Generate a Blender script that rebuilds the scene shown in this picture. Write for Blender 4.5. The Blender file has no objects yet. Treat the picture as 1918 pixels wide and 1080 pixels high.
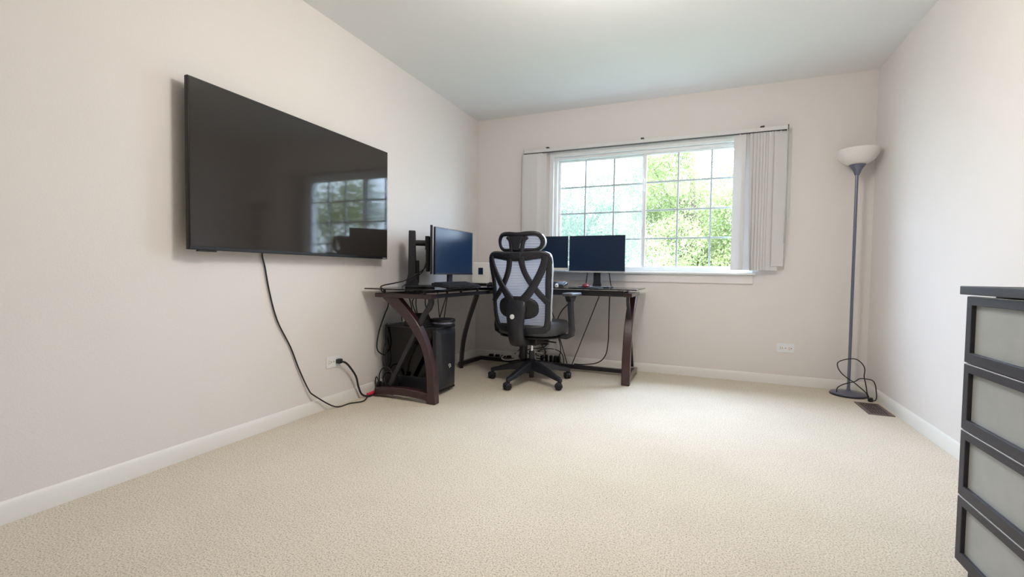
import bpy, math, random
import numpy as np
from mathutils import Vector, Matrix
S = bpy.context.scene
COL = S.collection
PI = math.pi
R = math.radians
rnd = random.Random(7)

# ------------------------------------------------------------------ camera
cam_d = bpy.data.cameras.new('camera')
cam = bpy.data.objects.new('camera', cam_d); COL.objects.link(cam)
cam_d.sensor_fit = 'HORIZONTAL'; cam_d.sensor_width = 36.0
cam_d.lens = 848.503 / 1918.0 * 36.0
cam_d.clip_start = 0.02; cam_d.clip_end = 200
yaw, pitch, roll = -0.395819, -0.0348993, 0.0137827
fw = Vector((math.sin(yaw)*math.cos(pitch), math.cos(yaw)*math.cos(pitch), math.sin(pitch)))
r0 = Vector((math.cos(yaw), -math.sin(yaw), 0)); u0 = r0.cross(fw)
rr = r0*math.cos(roll) + u0*math.sin(roll); uu = -r0*math.sin(roll) + u0*math.cos(roll)
M = Matrix((rr, uu, -fw)).transposed().to_4x4(); M.translation = Vector((0, 0, 0.879))
cam.matrix_world = M
S.camera = cam

# ------------------------------------------------------------------ room numbers
L, RT, D, H, B = -2.177, 1.186, 4.236, 2.44, -1.7
WX0, WX1, WZ0, WZ1 = -1.36, 0.37, 0.90, 2.03          # window opening in the back wall

# ------------------------------------------------------------------ light
w = bpy.data.worlds.new('world'); S.world = w; w.use_nodes = True
nt = w.node_tree; nt.nodes.clear()
# bright overcast sky: brightest overhead, dimmer towards the horizon
tcw = nt.nodes.new('ShaderNodeTexCoord'); sx = nt.nodes.new('ShaderNodeSeparateXYZ'); rp = nt.nodes.new('ShaderNodeValToRGB')
e = rp.color_ramp.elements
e[0].position = .0; e[0].color = (.26, .32, .38, 1); e[1].position = 1.0; e[1].color = (.70, .88, 1.18, 1)
x_ = e.new(.35); x_.color = (.43, .54, .71, 1); x_ = e.new(.7); x_.color = (.65, .82, 1.08, 1)
bg = nt.nodes.new('ShaderNodeBackground'); bg.inputs[1].default_value = 40.0
wo = nt.nodes.new('ShaderNodeOutputWorld')
nt.links.new(tcw.outputs['Generated'], sx.inputs[0]); nt.links.new(sx.outputs['Z'], rp.inputs[0])
nt.links.new(rp.outputs[0], bg.inputs[0]); nt.links.new(bg.outputs[0], wo.inputs[0])

def light(name, kind, loc, energy, color, rot=(0,0,0), **kw):
    l = bpy.data.lights.new(name, kind); l.energy = energy; l.color = color
    for k, v in kw.items(): setattr(l, k, v)
    o = bpy.data.objects.new(name, l); COL.objects.link(o); o.location = loc; o.rotation_euler = rot
    return o
light('sun', 'SUN', (0, 0, 20), 8.0, (1, .95, .86), (R(42), 0, R(-20)), angle=R(1.0))
po = light('window_portal', 'AREA', ((WX0+WX1)/2, D+.16, (WZ0+WZ1)/2), 1, (1,1,1), (R(-90),0,0), shape='RECTANGLE', size=WX1-WX0, size_y=WZ1-WZ0)
po.data.cycles.is_portal = True
FILL_W = 50.0                                            # watts of the added fill light, unseen above the frame
light('room_fill_light', 'POINT', (-.35, 1.80, 2.14), FILL_W, (1, .945, .87), shadow_soft_size=.17)

S.view_settings.view_transform = 'Standard'; S.view_settings.look = 'None'
S.view_settings.exposure = 0.0; S.view_settings.gamma = 1.0; S.view_settings.use_curve_mapping = False

# ------------------------------------------------------------------ materials
def mat(name, col, rough=.5, metal=0, spec=.5, noise=0, nscale=20, bump=0, bscale=200, coat=0, trans=0, alpha=1, sub=0, emis=None):
    m = bpy.data.materials.new(name); m.use_nodes = True; n = m.node_tree; b = n.nodes['Principled BSDF']
    b.inputs['Base Color'].default_value = (*col, 1); b.inputs['Roughness'].default_value = rough
    b.inputs['Metallic'].default_value = metal; b.inputs['Specular IOR Level'].default_value = spec
    b.inputs['Coat Weight'].default_value = coat; b.inputs['Transmission Weight'].default_value = trans
    b.inputs['Alpha'].default_value = alpha
    if emis: b.inputs['Emission Color'].default_value = (*emis[0], 1); b.inputs['Emission Strength'].default_value = emis[1]
    tc = n.nodes.new('ShaderNodeTexCoord')
    if noise:
        t = n.nodes.new('ShaderNodeTexNoise'); t.inputs['Scale'].default_value = nscale; t.inputs['Detail'].default_value = 5
        n.links.new(tc.outputs['Object'], t.inputs['Vector'])
        mx = n.nodes.new('ShaderNodeMix'); mx.data_type = 'RGBA'
        mx.inputs[6].default_value = (*[c*(1-noise) for c in col], 1); mx.inputs[7].default_value = (*[min(1, c*(1+noise)) for c in col], 1)
        n.links.new(t.outputs['Fac'], mx.inputs[0]); n.links.new(mx.outputs[2], b.inputs['Base Color'])
    if bump:
        t = n.nodes.new('ShaderNodeTexNoise'); t.inputs['Scale'].default_value = bscale; t.inputs['Detail'].default_value = 4
        n.links.new(tc.outputs['Object'], t.inputs['Vector'])
        bp = n.nodes.new('ShaderNodeBump'); bp.inputs['Strength'].default_value = bump; bp.inputs['Distance'].default_value = .002
        n.links.new(t.outputs['Fac'], bp.inputs['Height']); n.links.new(bp.outputs[0], b.inputs['Normal'])
    return m
K = {}
K['wall'] = mat('wall_paint', (.80, .752, .722), .75, spec=.25, noise=.02, nscale=3, bump=.25, bscale=160)
K['ceil'] = mat('ceiling_paint', (.88, .885, .88), .9, spec=.1, bump=.15, bscale=120)
K['trim'] = mat('white_trim_paint', (.83, .81, .765), .4, spec=.4, noise=.02, nscale=8)
K['muntin'] = mat('muntin_vinyl', (.50, .57, .60), .4)
K['apron'] = mat('apron_paint', (.82, .79, .77), .5)
K['vinyl'] = mat('white_vinyl', (.86, .88, .89), .35)
K['vane'] = mat('pvc_vane', (.82, .80, .79), .5, noise=.02, nscale=6)
def add_translucent(m, col, f):
    n = m.node_tree; b = n.nodes['Principled BSDF']; o = n.nodes['Material Output']; t = n.nodes.new('ShaderNodeBsdfTranslucent'); t.inputs[0].default_value = (*col, 1)
    x = n.nodes.new('ShaderNodeMixShader'); x.inputs[0].default_value = f
    n.links.new(b.outputs[0], x.inputs[1]); n.links.new(t.outputs[0], x.inputs[2]); n.links.new(x.outputs[0], o.inputs[0])
add_translucent(K['vane'], (.72, .74, .78), .16)
K['black'] = mat('black_plastic', (.012, .0125, .015), .42, spec=.4, bump=.1, bscale=600)
K['black2'] = mat('charcoal_plastic', (.015, .016, .022), .38, noise=.1, nscale=30)
K['cable'] = mat('black_rubber', (.012, .011, .012), .5)
K['wcable'] = mat('grey_cable', (.78, .76, .73), .5)
K['cherry'] = mat('cherry_metal_finish', (.042, .016, .017), .3, noise=.25, nscale=14, coat=.3)
K['darksteel'] = mat('black_steel', (.014, .013, .018), .35, noise=.1)
K['screen'] = mat('screen_glass_flare', (.011, .027, .062), .20, spec=.32)  # blue lens flare over the screens put into the base colour
K['tvscreen'] = mat('tv_glass', (.030, .026, .024), .045, spec=.5, coat=0)
K['silver'] = mat('silver_plastic', (.52, .53, .55), .35, metal=.3)
K['white'] = mat('white_plastic', (.86, .84, .78), .35)
K['chrome'] = mat('chrome', (.75, .75, .78), .15, metal=1)
K['lampmetal'] = mat('grey_lamp_metal', (.17, .18, .25), .3, metal=.5, noise=.08, nscale=40)
K['shade'] = mat('frosted_shade', (.80, .78, .74), .4, noise=.02, nscale=12)
K['leather'] = mat('black_leather', (.062, .063, .070), .42, bump=.3, bscale=220, noise=.1)
K['foam'] = mat('black_fabric', (.015, .015, .018), .85, bump=.3, bscale=500)
K['red'] = mat('red_plastic', (.17, .012, .028), .3)
K['pink'] = mat('pink_red_plastic', (.75, .03, .08), .4)
K['dark'] = mat('slot_black', (.004, .004, .004), .8)
K['dresser'] = mat('espresso_wood', (.030, .027, .035), .5, noise=.25, nscale=60, bump=.15, bscale=300)
K['register'] = mat('brown_register_metal', (.17, .13, .12), .5, metal=.2, noise=.15, nscale=40)
K['bark'] = mat('bark', (.10, .07, .05), .9, noise=.3, nscale=12, bump=.6, bscale=30)
K['lawn'] = mat('lawn_grass', (.03, .05, .018), .9, noise=.35, nscale=3, bump=.5, bscale=60)
K['dress_in'] = mat('dark_wood_inside', (.02, .018, .02), .7)
K['gpu'] = mat('dark_component', (.03, .032, .035), .5, noise=.5, nscale=30)

def carpet():
    m = bpy.data.materials.new('carpet'); m.use_nodes = True; n = m.node_tree; b = n.nodes['Principled BSDF']
    b.inputs['Roughness'].default_value = .95; b.inputs['Specular IOR Level'].default_value = .05
    b.inputs['Sheen Weight'].default_value = .15
    tc = n.nodes.new('ShaderNodeTexCoord')
    mp = n.nodes.new('ShaderNodeMapping'); mp.inputs['Scale'].default_value = (1, 1, 1); n.links.new(tc.outputs['Object'], mp.inputs[0])
    t1 = n.nodes.new('ShaderNodeTexNoise'); t1.inputs['Scale'].default_value = 185; t1.inputs['Detail'].default_value = 6; t1.inputs['Roughness'].default_value = .78
    t2 = n.nodes.new('ShaderNodeTexVoronoi'); t2.inputs['Scale'].default_value = 260
    t3 = n.nodes.new('ShaderNodeTexNoise'); t3.inputs['Scale'].default_value = 2.5; t3.inputs['Detail'].default_value = 3
    for t in (t1, t2, t3): n.links.new(mp.outputs[0], t.inputs['Vector'])
    cr = n.nodes.new('ShaderNodeValToRGB'); e = cr.color_ramp.elements
    e[0].position = .36; e[0].color = (.20, .15, .10, 1); e[1].position = .60; e[1].color = (.93, .855, .735, 1)
    x = e.new(.42); x.color = (.58, .49, .375, 1); x = e.new(.49); x.color = (.82, .735, .61, 1)
    n.links.new(t1.outputs['Fac'], cr.inputs[0])
    mx = n.nodes.new('ShaderNodeMix'); mx.data_type = 'RGBA'; mx.blend_type = 'MULTIPLY'; mx.inputs[0].default_value = .35
    cr2 = n.nodes.new('ShaderNodeValToRGB'); e = cr2.color_ramp.elements
    e[0].position = .1; e[0].color = (1, 1, 1, 1); e[1].position = .75; e[1].color = (.62, .57, .5, 1)
    n.links.new(t2.outputs['Distance'], cr2.inputs[0])
    n.links.new(cr.outputs[0], mx.inputs[6]); n.links.new(cr2.outputs[0], mx.inputs[7])
    mx2 = n.nodes.new('ShaderNodeMix'); mx2.data_type = 'RGBA'; mx2.blend_type = 'MULTIPLY'; mx2.inputs[0].default_value = .5
    cr3 = n.nodes.new('ShaderNodeValToRGB'); e = cr3.color_ramp.elements
    e[0].position = .35; e[0].color = (.9, .89, .87, 1); e[1].position = .65; e[1].color = (1, 1, 1, 1)
    n.links.new(t3.outputs['Fac'], cr3.inputs[0]); n.links.new(mx.outputs[2], mx2.inputs[6]); n.links.new(cr3.outputs[0], mx2.inputs[7])
    n.links.new(mx2.outputs[2], b.inputs['Base Color'])
    bp = n.nodes.new('ShaderNodeBump'); bp.inputs['Strength'].default_value = .45; bp.inputs['Distance'].default_value = .004
    n.links.new(t1.outputs['Fac'], bp.inputs['Height']); n.links.new(bp.outputs[0], b.inputs['Normal'])
    return m
K['carpet'] = carpet()

def glass(name, tint, ior=1.45, rough=0.0):
    m = bpy.data.materials.new(name); m.use_nodes = True; n = m.node_tree; n.nodes.clear()
    o = n.nodes.new('ShaderNodeOutputMaterial'); mix = n.nodes.new('ShaderNodeMixShader')
    tr = n.nodes.new('ShaderNodeBsdfTransparent'); tr.inputs[0].default_value = (*tint, 1)
    gl = n.nodes.new('ShaderNodeBsdfGlossy'); gl.inputs['Roughness'].default_value = rough
    fr = n.nodes.new('ShaderNodeFresnel'); fr.inputs[0].default_value = ior
    ge = n.nodes.new('ShaderNodeNewGeometry'); mu = n.nodes.new('ShaderNodeMath'); mu.operation = 'MULTIPLY'; mi = n.nodes.new('ShaderNodeMath'); mi.operation = 'SUBTRACT'
    mi.inputs[0].default_value = 1.0; n.links.new(ge.outputs['Backfacing'], mi.inputs[1])
    n.links.new(fr.outputs[0], mu.inputs[0]); n.links.new(mi.outputs[0], mu.inputs[1])
    n.links.new(mu.outputs[0], mix.inputs[0]); n.links.new(tr.outputs[0], mix.inputs[1]); n.links.new(gl.outputs[0], mix.inputs[2])
    n.links.new(mix.outputs[0], o.inputs[0]); return m
K['pane'] = glass('window_glass', (.975, .985, .985), ior=1.2)
K['deskglass'] = glass('black_desk_glass', (.04, .045, .055), rough=.04)
K['pcglass'] = glass('smoked_glass', (.25, .25, .27), rough=.08)

def screen_mesh():
    m = bpy.data.materials.new('insect_screen'); m.use_nodes = True; n = m.node_tree; n.nodes.clear()
    o = n.nodes.new('ShaderNodeOutputMaterial'); mix = n.nodes.new('ShaderNodeMixShader'); mix.inputs[0].default_value = .22
    tr = n.nodes.new('ShaderNodeBsdfTransparent'); tl = n.nodes.new('ShaderNodeBsdfDiffuse'); tl.inputs[0].default_value = (.2, .22, .2, 1)
    t2 = n.nodes.new('ShaderNodeBsdfTranslucent'); t2.inputs[0].default_value = (.10, .125, .12, 1)
    ad = n.nodes.new('ShaderNodeAddShader')
    n.links.new(tl.outputs[0], ad.inputs[0]); n.links.new(t2.outputs[0], ad.inputs[1])
    n.links.new(tr.outputs[0], mix.inputs[1]); n.links.new(ad.outputs[0], mix.inputs[2]); n.links.new(mix.outputs[0], o.inputs[0])
    return m
K['bugscreen'] = screen_mesh()

def chair_mesh():
    m = bpy.data.materials.new('chair_mesh'); m.use_nodes = True; n = m.node_tree; b = n.nodes['Principled BSDF']; o = n.nodes['Material Output']
    b.inputs['Base Color'].default_value = (.42, .42, .47, 1); b.inputs['Roughness'].default_value = .55
    tc = n.nodes.new('ShaderNodeTexCoord'); wv = n.nodes.new('ShaderNodeTexWave'); wv.bands_direction = 'Z'; wv.inputs['Scale'].default_value = 26
    wv.inputs['Distortion'].default_value = .3
    n.links.new(tc.outputs['Object'], wv.inputs['Vector'])
    cr = n.nodes.new('ShaderNodeValToRGB'); e = cr.color_ramp.elements; e[0].position = .06; e[0].color = (.14, .14, .17, 1); e[1].position = .30; e[1].color = (.60, .585, .62, 1)
    n.links.new(wv.outputs['Fac'], cr.inputs[0]); n.links.new(cr.outputs[0], b.inputs['Base Color'])
    tr = n.nodes.new('ShaderNodeBsdfTransparent'); tlu = n.nodes.new('ShaderNodeBsdfTranslucent'); n.links.new(cr.outputs[0], tlu.inputs[0])
    ad = n.nodes.new('ShaderNodeMixShader'); ad.inputs[0].default_value = .45
    n.links.new(b.outputs[0], ad.inputs[1]); n.links.new(tlu.outputs[0], ad.inputs[2])
    mix = n.nodes.new('ShaderNodeMixShader'); mix.inputs[0].default_value = .20
    n.links.new(ad.outputs[0], mix.inputs[1]); n.links.new(tr.outputs[0], mix.inputs[2]); n.links.new(mix.outputs[0], o.inputs[0])
    return m
K['chairmesh'] = chair_mesh()

def leafmat(name, a, bcol, tl):
    m = bpy.data.materials.new(name); m.use_nodes = True; n = m.node_tree; n.nodes.clear()
    o = n.nodes.new('ShaderNodeOutputMaterial'); mix = n.nodes.new('ShaderNodeMixShader'); mix.inputs[0].default_value = tl
    g = n.nodes.new('ShaderNodeTexCoord'); t = n.nodes.new('ShaderNodeTexNoise'); t.inputs['Scale'].default_value = 1.6; t.inputs['Detail'].default_value = 6
    n.links.new(g.outputs['Object'], t.inputs['Vector'])
    cr = n.nodes.new('ShaderNodeValToRGB'); e = cr.color_ramp.elements; e[0].position = .35; e[0].color = (*a, 1); e[1].position = .65; e[1].color = (*bcol, 1)
    n.links.new(t.outputs['Fac'], cr.inputs[0])
    d = n.nodes.new('ShaderNodeBsdfDiffuse'); tr = n.nodes.new('ShaderNodeBsdfTranslucent')
    n.links.new(cr.outputs[0], d.inputs[0]); n.links.new(cr.outputs[0], tr.inputs[0])
    n.links.new(d.outputs[0], mix.inputs[1]); n.links.new(tr.outputs[0], mix.inputs[2]); n.links.new(mix.outputs[0], o.inputs[0])
    return m
K['leaf1'] = leafmat('leaf_yellow_green', (.13, .165, .065), (.27, .285, .13), .45)
K['leaf2'] = leafmat('leaf_green', (.095, .135, .055), (.19, .23, .10), .35)
K['leaf3'] = leafmat('needle_blue_green', (.045, .095, .085), (.10, .17, .155), .2)

def frosted():
    m = mat('frosted_drawer_panel', (.37, .38, .365), .35, noise=.12, nscale=14, bump=.12, bscale=900)
    return m
K['frost'] = frosted()

# ------------------------------------------------------------------ mesh builder
class MB:
    def __init__(s): s.v = []; s.f = []
    def add(s, vs, fs):
        b = len(s.v); s.v += [tuple(v) for v in vs]; s.f += [tuple(b+i for i in f) for f in fs]; return s
    def box(s, x0, x1, y0, y1, z0, z1, mtx=None):
        vs = [Vector((x, y, z)) for z in (z0, z1) for y in (y0, y1) for x in (x0, x1)]
        if mtx: vs = [mtx @ v for v in vs]
        return s.add(vs, [(0,2,3,1),(4,5,7,6),(0,1,5,4),(2,6,7,3),(0,4,6,2),(1,3,7,5)])
    def prism(s, poly, a0, a1, plane='xz', mtx=None):
        """poly in the named plane, extruded along the remaining axis a0..a1"""
        def P(p, a):
            return {'xz': (p[0], a, p[1]), 'yz': (a, p[0], p[1]), 'xy': (p[0], p[1], a)}[plane]
        n = len(poly); vs = [Vector(P(p, a0)) for p in poly] + [Vector(P(p, a1)) for p in poly]
        if mtx: vs = [mtx @ v for v in vs]
        return s.add(vs, [tuple(range(n))[::-1], tuple(range(n, 2*n))] + [(i, (i+1) % n, n+(i+1) % n, n+i) for i in range(n)])
    def strip(s, outer, inner, a0, a1, plane='xz', mtx=None, closed=False):
        """solid between two poly-lines of equal length (good for bent bars)"""
        def P(p, a):
            return {'xz': (p[0], a, p[1]), 'yz': (a, p[0], p[1]), 'xy': (p[0], p[1], a)}[plane]
        n = len(outer); vs = []
        for o, i in zip(outer, inner): vs += [P(o, a0), P(i, a0), P(i, a1), P(o, a1)]
        vs = [Vector(v) for v in vs]
        if mtx: vs = [mtx @ v for v in vs]
        fs = []
        for k in range(n if closed else n-1):
            a = 4*k; b = 4*((k+1) % n)
            for j in range(4): fs.append((a+j, a+(j+1) % 4, b+(j+1) % 4, b+j))
        if not closed: fs += [(3,2,1,0), (4*n-4, 4*n-3, 4*n-2, 4*n-1)]
        return s.add(vs, fs)
    def lathe(s, prof, c=(0,0,0), n=32, mtx=None):
        vs = []; fs = []
        for (r, z) in prof:
            for k in range(n):
                a = 2*PI*k/n; vs.append(Vector((r*math.cos(a), r*math.sin(a), z)))
        m = len(prof)
        for i in range(m-1):
            for k in range(n): fs.append((i*n+k, i*n+(k+1) % n, (i+1)*n+(k+1) % n, (i+1)*n+k))
        if prof[0][0] > 1e-6: fs.append(tuple(range(n))[::-1])
        if prof[-1][0] > 1e-6: fs.append(tuple((m-1)*n+k for k in range(n)))
        if mtx: vs = [mtx @ v for v in vs]
        c = Vector(c); return s.add([v+c for v in vs], fs)
    def cyl(s, p, q, r, n=16, r2=None):
        p = Vector(p); q = Vector(q); d = q-p; h = d.length
        m = Matrix.Translation(p) @ d.to_track_quat('Z', 'Y').to_matrix().to_4x4()
        return s.lathe([(r, 0), (r if r2 is None else r2, h)], n=n, mtx=m)
    def tube(s, pts, r, n=8, sub=5, straight=False):
        P = [Vector(p) for p in pts]
        if not straight and len(P) > 2: P = catmull(P, sub)
        vs = []; fs = []; up = None
        for i, p in enumerate(P):
            t = (P[min(i+1, len(P)-1)] - P[max(i-1, 0)])
            if t.length < 1e-9: t = Vector((0, 0, 1))
            t.normalize()
            if up is None: up = t.orthogonal().normalized()
            up = (up - t*up.dot(t)); up = up.normalized() if up.length > 1e-6 else t.orthogonal().normalized()
            b = t.cross(up)
            for k in range(n):
                a = 2*PI*k/n; vs.append(p + up*(r*math.cos(a)) + b*(r*math.sin(a)))
        for i in range(len(P)-1):
            for k in range(n): fs.append((i*n+k, i*n+(k+1) % n, (i+1)*n+(k+1) % n, (i+1)*n+k))
        fs += [tuple(range(n))[::-1], tuple((len(P)-1)*n+k for k in range(n))]
        return s.add(vs, fs)
    def ribbon(s, pts, th, yf, sub=6, n=10, closed=False):
        """pts (x, z, width): a flat rounded bar that follows the surface y = yf(x, z)"""
        P = [Vector((p[0], p[1], p[2])) for p in pts]
        if closed: P = catmull([P[-1]]+P+[P[0], P[1]], sub)[sub:-sub-0] ; P = P[:-1]
        else: P = catmull(P, sub)
        N = len(P); vs = []; fs = []
        for i, p in enumerate(P):
            q0 = P[(i-1) % N] if closed else P[max(i-1, 0)]; q1 = P[(i+1) % N] if closed else P[min(i+1, N-1)]
            t = Vector((q1.x-q0.x, q1.y-q0.y)); t.normalize(); nx, nz = -t.y, t.x
            for k in range(n):
                a = 2*PI*k/n; c, d = math.cos(a), math.sin(a)
                ce = math.copysign(abs(c)**.7, c)*p.z/2; de = math.copysign(abs(d)**.7, d)*th/2
                x = p.x+nx*ce; z = p.y+nz*ce; vs.append((x, yf(x, z)+de, z))
        for i in range(N if closed else N-1):
            j = (i+1) % N
            for k in range(n): fs.append((i*n+k, i*n+(k+1) % n, j*n+(k+1) % n, j*n+k))
        if not closed: fs += [tuple(range(n))[::-1], tuple((N-1)*n+k for k in range(n))]
        return s.add(vs, fs)
    def build(s, name, m, parent=None, bevel=0, smooth=False, seg=2, sub=0, angle=35):
        me = bpy.data.meshes.new(name); me.from_pydata(s.v, [], s.f); me.validate()
        import bmesh
        bm = bmesh.new(); bm.from_mesh(me); bmesh.ops.recalc_face_normals(bm, faces=bm.faces); bm.to_mesh(me); bm.free()
        me.materials.append(m if not isinstance(m, str) else K[m])
        o = bpy.data.objects.new(name, me); COL.objects.link(o)
        if parent: o.parent = parent
        if bevel:
            b = o.modifiers.new('bevel', 'BEVEL'); b.width = bevel; b.segments = seg; b.limit_method = 'ANGLE'; b.angle_limit = R(30)
        if sub:
            b = o.modifiers.new('sub', 'SUBSURF'); b.levels = sub; b.render_levels = sub
        if smooth or bevel or sub:
            me.polygons.foreach_set('use_smooth', [True]*len(me.polygons))
            try: me.set_sharp_from_angle(angle=R(angle))
            except Exception: pass
        return o
def catmull(P, sub):
    out = []; n = len(P)
    for i in range(n-1):
        a = P[max(i-1, 0)]; b = P[i]; c = P[i+1]; d = P[min(i+2, n-1)]
        for k in range(sub):
            t = k/sub; out.append(.5*((2*b)+(c-a)*t+(2*a-5*b+4*c-d)*t*t+(3*b-a-3*c+d)*t**3))
    out.append(P[-1]); return out
def tag(o, label=None, cat=None, group=None, kind=None):
    if label: o['label'] = label
    if cat: o['category'] = cat
    if group: o['group'] = group
    if kind: o['kind'] = kind
    return o
def thing(name, loc, label, cat, rz=0, group=None):
    o = bpy.data.objects.new(name, None); COL.objects.link(o); o.location = loc; o.rotation_euler = (0, 0, rz); o.empty_display_size = .1
    return tag(o, label, cat, group)
def struct(o, label=None): o['kind'] = 'structure'; (label and tag(o, label)); return o
def rrect(w, h, r, n=5, cx=0, cy=0):
    p = []
    for (sx, sy, a0) in ((1, 1, 0), (-1, 1, 90), (-1, -1, 180), (1, -1, 270)):
        for k in range(n+1):
            a = R(a0+90*k/n); p.append((cx+sx*(w/2-r)+r*math.cos(a), cy+sy*(h/2-r)+r*math.sin(a)))
    return p

# ================================================================== the room
struct(MB().box(L-.1, RT+.1, B-.1, D+.2, -.12, 0).build('floor', 'carpet'), 'cream and tan speckled wall to wall carpet')
struct(MB().box(L-.1, RT+.1, B-.1, D+.2, H, H+.15).build('ceiling', 'ceil'), 'smooth white ceiling')
struct(MB().box(L-.12, L, B-.1, D, 0, H).build('wall_left', 'wall'), 'blush beige wall behind the television')
struct(MB().box(RT, RT+.12, B-.1, D, 0, H).build('wall_right', 'wall'), 'blush grey wall behind the dresser')
struct(MB().box(L, RT, B-.1, B, 0, H).build('wall_front', 'wall'), 'wall behind the viewer')
wb = MB()
wb.box(L-.12, WX0, D, D+.18, 0, H).box(WX1, RT+.12, D, D+.18, 0, H).box(WX0, WX1, D, D+.18, 0, WZ0).box(WX0, WX1, D, D+.18, WZ1, H)
struct(wb.build('wall_back', 'wall'), 'blush beige wall around the window')
def base(name, a, b, n):
    """baseboard from a to b, n = inward normal"""
    a = Vector(a); b = Vector(b); d = (b-a); ln = d.length; d.normalize(); n = Vector(n)
    m = Matrix((d, n, Vector((0, 0, 1)))).transposed().to_4x4(); m.translation = a
    prof = [(0, 0), (.013, 0), (.013, .054), (.010, .061), (.0085, .068), (.004, .075), (0, .077)]
    return struct(MB().prism(prof, 0, ln, 'yz', m).build(name, 'trim', smooth=True, angle=50), 'white moulded baseboard')
base('baseboard_left', (L, B, 0), (L, D, 0), (1, 0, 0))
base('baseboard_right', (RT, B, 0), (RT, D, 0), (-1, 0, 0))
base('baseboard_back', (L+.013, D, 0), (RT-.013, D, 0), (0, -1, 0))
base('baseboard_front', (L+.013, B, 0), (RT-.013, B, 0), (0, 1, 0))

# ---------------------------------------------------------------- the window
GY = 4.31
wn = thing('window_1', ((WX0+WX1)/2, GY, WZ0), 'white sliding window with gridded panes', 'window'); del wn['category']; wn['kind'] = 'structure'
wloc = Vector(wn.location)
def wpart(mb, name, m, **k):
    mb.v = [tuple(Vector(v)-wloc) for v in mb.v]; return mb.build(name, m, wn, **k)
F = MB()
F.box(WX0, WX1, GY-.045, GY+.06, WZ0, .947).box(WX0, WX1, GY-.045, GY+.06, 1.972, WZ1).box(WX0, -1.318, GY-.045, GY+.06, .947, 1.972).box(.335, WX1, GY-.045, GY+.06, .947, 1.972)
wpart(F, 'window_frame', 'vinyl', bevel=.004)
# head casing step seen above the panes
wpart(MB().box(WX0, WX1, D-.004, D+.02, 2.0, 2.045).box(WX0-.03, WX0+.012, D-.006, D+.02, WZ0, 2.045).box(WX1-.012, WX1+.02, D-.006, D+.02, WZ0, 2.045), 'casing', 'vinyl', bevel=.003)
sashes = [(-1.318, -.502, GY+.012, [-1.052, -.780]), (-.510, .335, GY-.018, [-.213, .056])]
rows = [1.205, 1.459, 1.712]
for k, (x0, x1, y, mx) in enumerate(sashes):
    gx0, gx1 = (x0+.024, x1-.022) if k == 0 else (x0+.027, x1-.022)
    fr = MB().box(x0, x1, y-.015, y+.015, .947, .957).box(x0, x1, y-.015, y+.015, 1.957, 1.972)
    fr.box(x0, gx0, y-.015, y+.015, .957, 1.957).box(gx1, x1, y-.015, y+.015, .957, 1.957)
    s_ = wpart(fr, 'sash', 'vinyl', bevel=.003)
    p_ = MB().box(gx0, gx1, y-.002, y+.002, .957, 1.957); p_.v = [tuple(Vector(v)-wloc) for v in p_.v]; p_.build('pane', 'pane', s_)
    for x in mx:
        m_ = MB().box(x-.0075, x+.0075, y-.010, y+.010, .957, 1.957); m_.v = [tuple(Vector(v)-wloc) for v in m_.v]; m_.build('muntin', 'muntin', s_, bevel=.002)
    for z in rows:
        m_ = MB().box(gx0, gx1, y-.009, y+.009, z-.0075, z+.0075); m_.v = [tuple(Vector(v)-wloc) for v in m_.v]; m_.build('muntin', 'muntin', s_, bevel=.002)
lk = MB().box(-.512, -.500, GY-.05, GY-.033, 1.63, 1.75); wpart(lk, 'sash_pull', 'vinyl', bevel=.003)
wpart(MB().box(-1.296, -.520, GY+.040, GY+.042, .957, 1.957), 'insect_screen', 'bugscreen')
sill = MB().box(WX0-.06, .405, D-.045, D, .886, .905).box(WX0, WX1, D, GY-.045, .886, .905)
struct(sill.build('trim_1', 'vinyl', bevel=.004), 'white window sill board')
struct(MB().box(WX0-.04, .392, D-.014, D, .812, .886).build('trim_2', 'apron', bevel=.003), 'white apron board under the window sill')

# eave of the roof outside, above the window
struct(MB().box(L-.6, RT+.6, D+.18, D+.50, 2.50, 2.60).build('trim_3', 'vinyl'), 'white roof eave outside the window')

# ---------------------------------------------------------------- vertical blinds
BY = D-.07
bl = thing('vertical_blinds', (-.52, BY, 2.0), 'white vertical blinds drawn open to both sides of the window', 'blinds')
def bp(mb, name, m, par=bl, **k):
    mb.v = [(v[0]+.52, v[1]-BY, v[2]-2.0) for v in mb.v]; return mb.build(name, m, par, **k)
rail = bp(MB().box(-1.628, .598, BY-.018, BY+.018, 2.036, 2.066), 'headrail', 'wall' if False else 'vane', bevel=.002)
bp(MB().box(-1.626, .596, BY-.015, BY+.015, 2.0325, 2.036), 'rail_shade_line', 'black2')  # charcoal strip stands for the shaded gap under the headrail
bp(MB().box(.596, .602, BY-.02, BY+.02, 2.024, 2.072), 'end_cap', 'black2')
bp(MB().box(-1.632, -1.626, BY-.02, BY+.02, 2.026, 2.070), 'end_cap', 'silver')
for x in (-1.395, -.515, .42):
    bp(MB().box(x-.014, x+.014, BY-.004, BY+.07, 2.080, 2.084).box(x+.006, x+.014, BY-.006, BY, 2.066, 2.084), 'mounting_bracket', 'black2')
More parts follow.
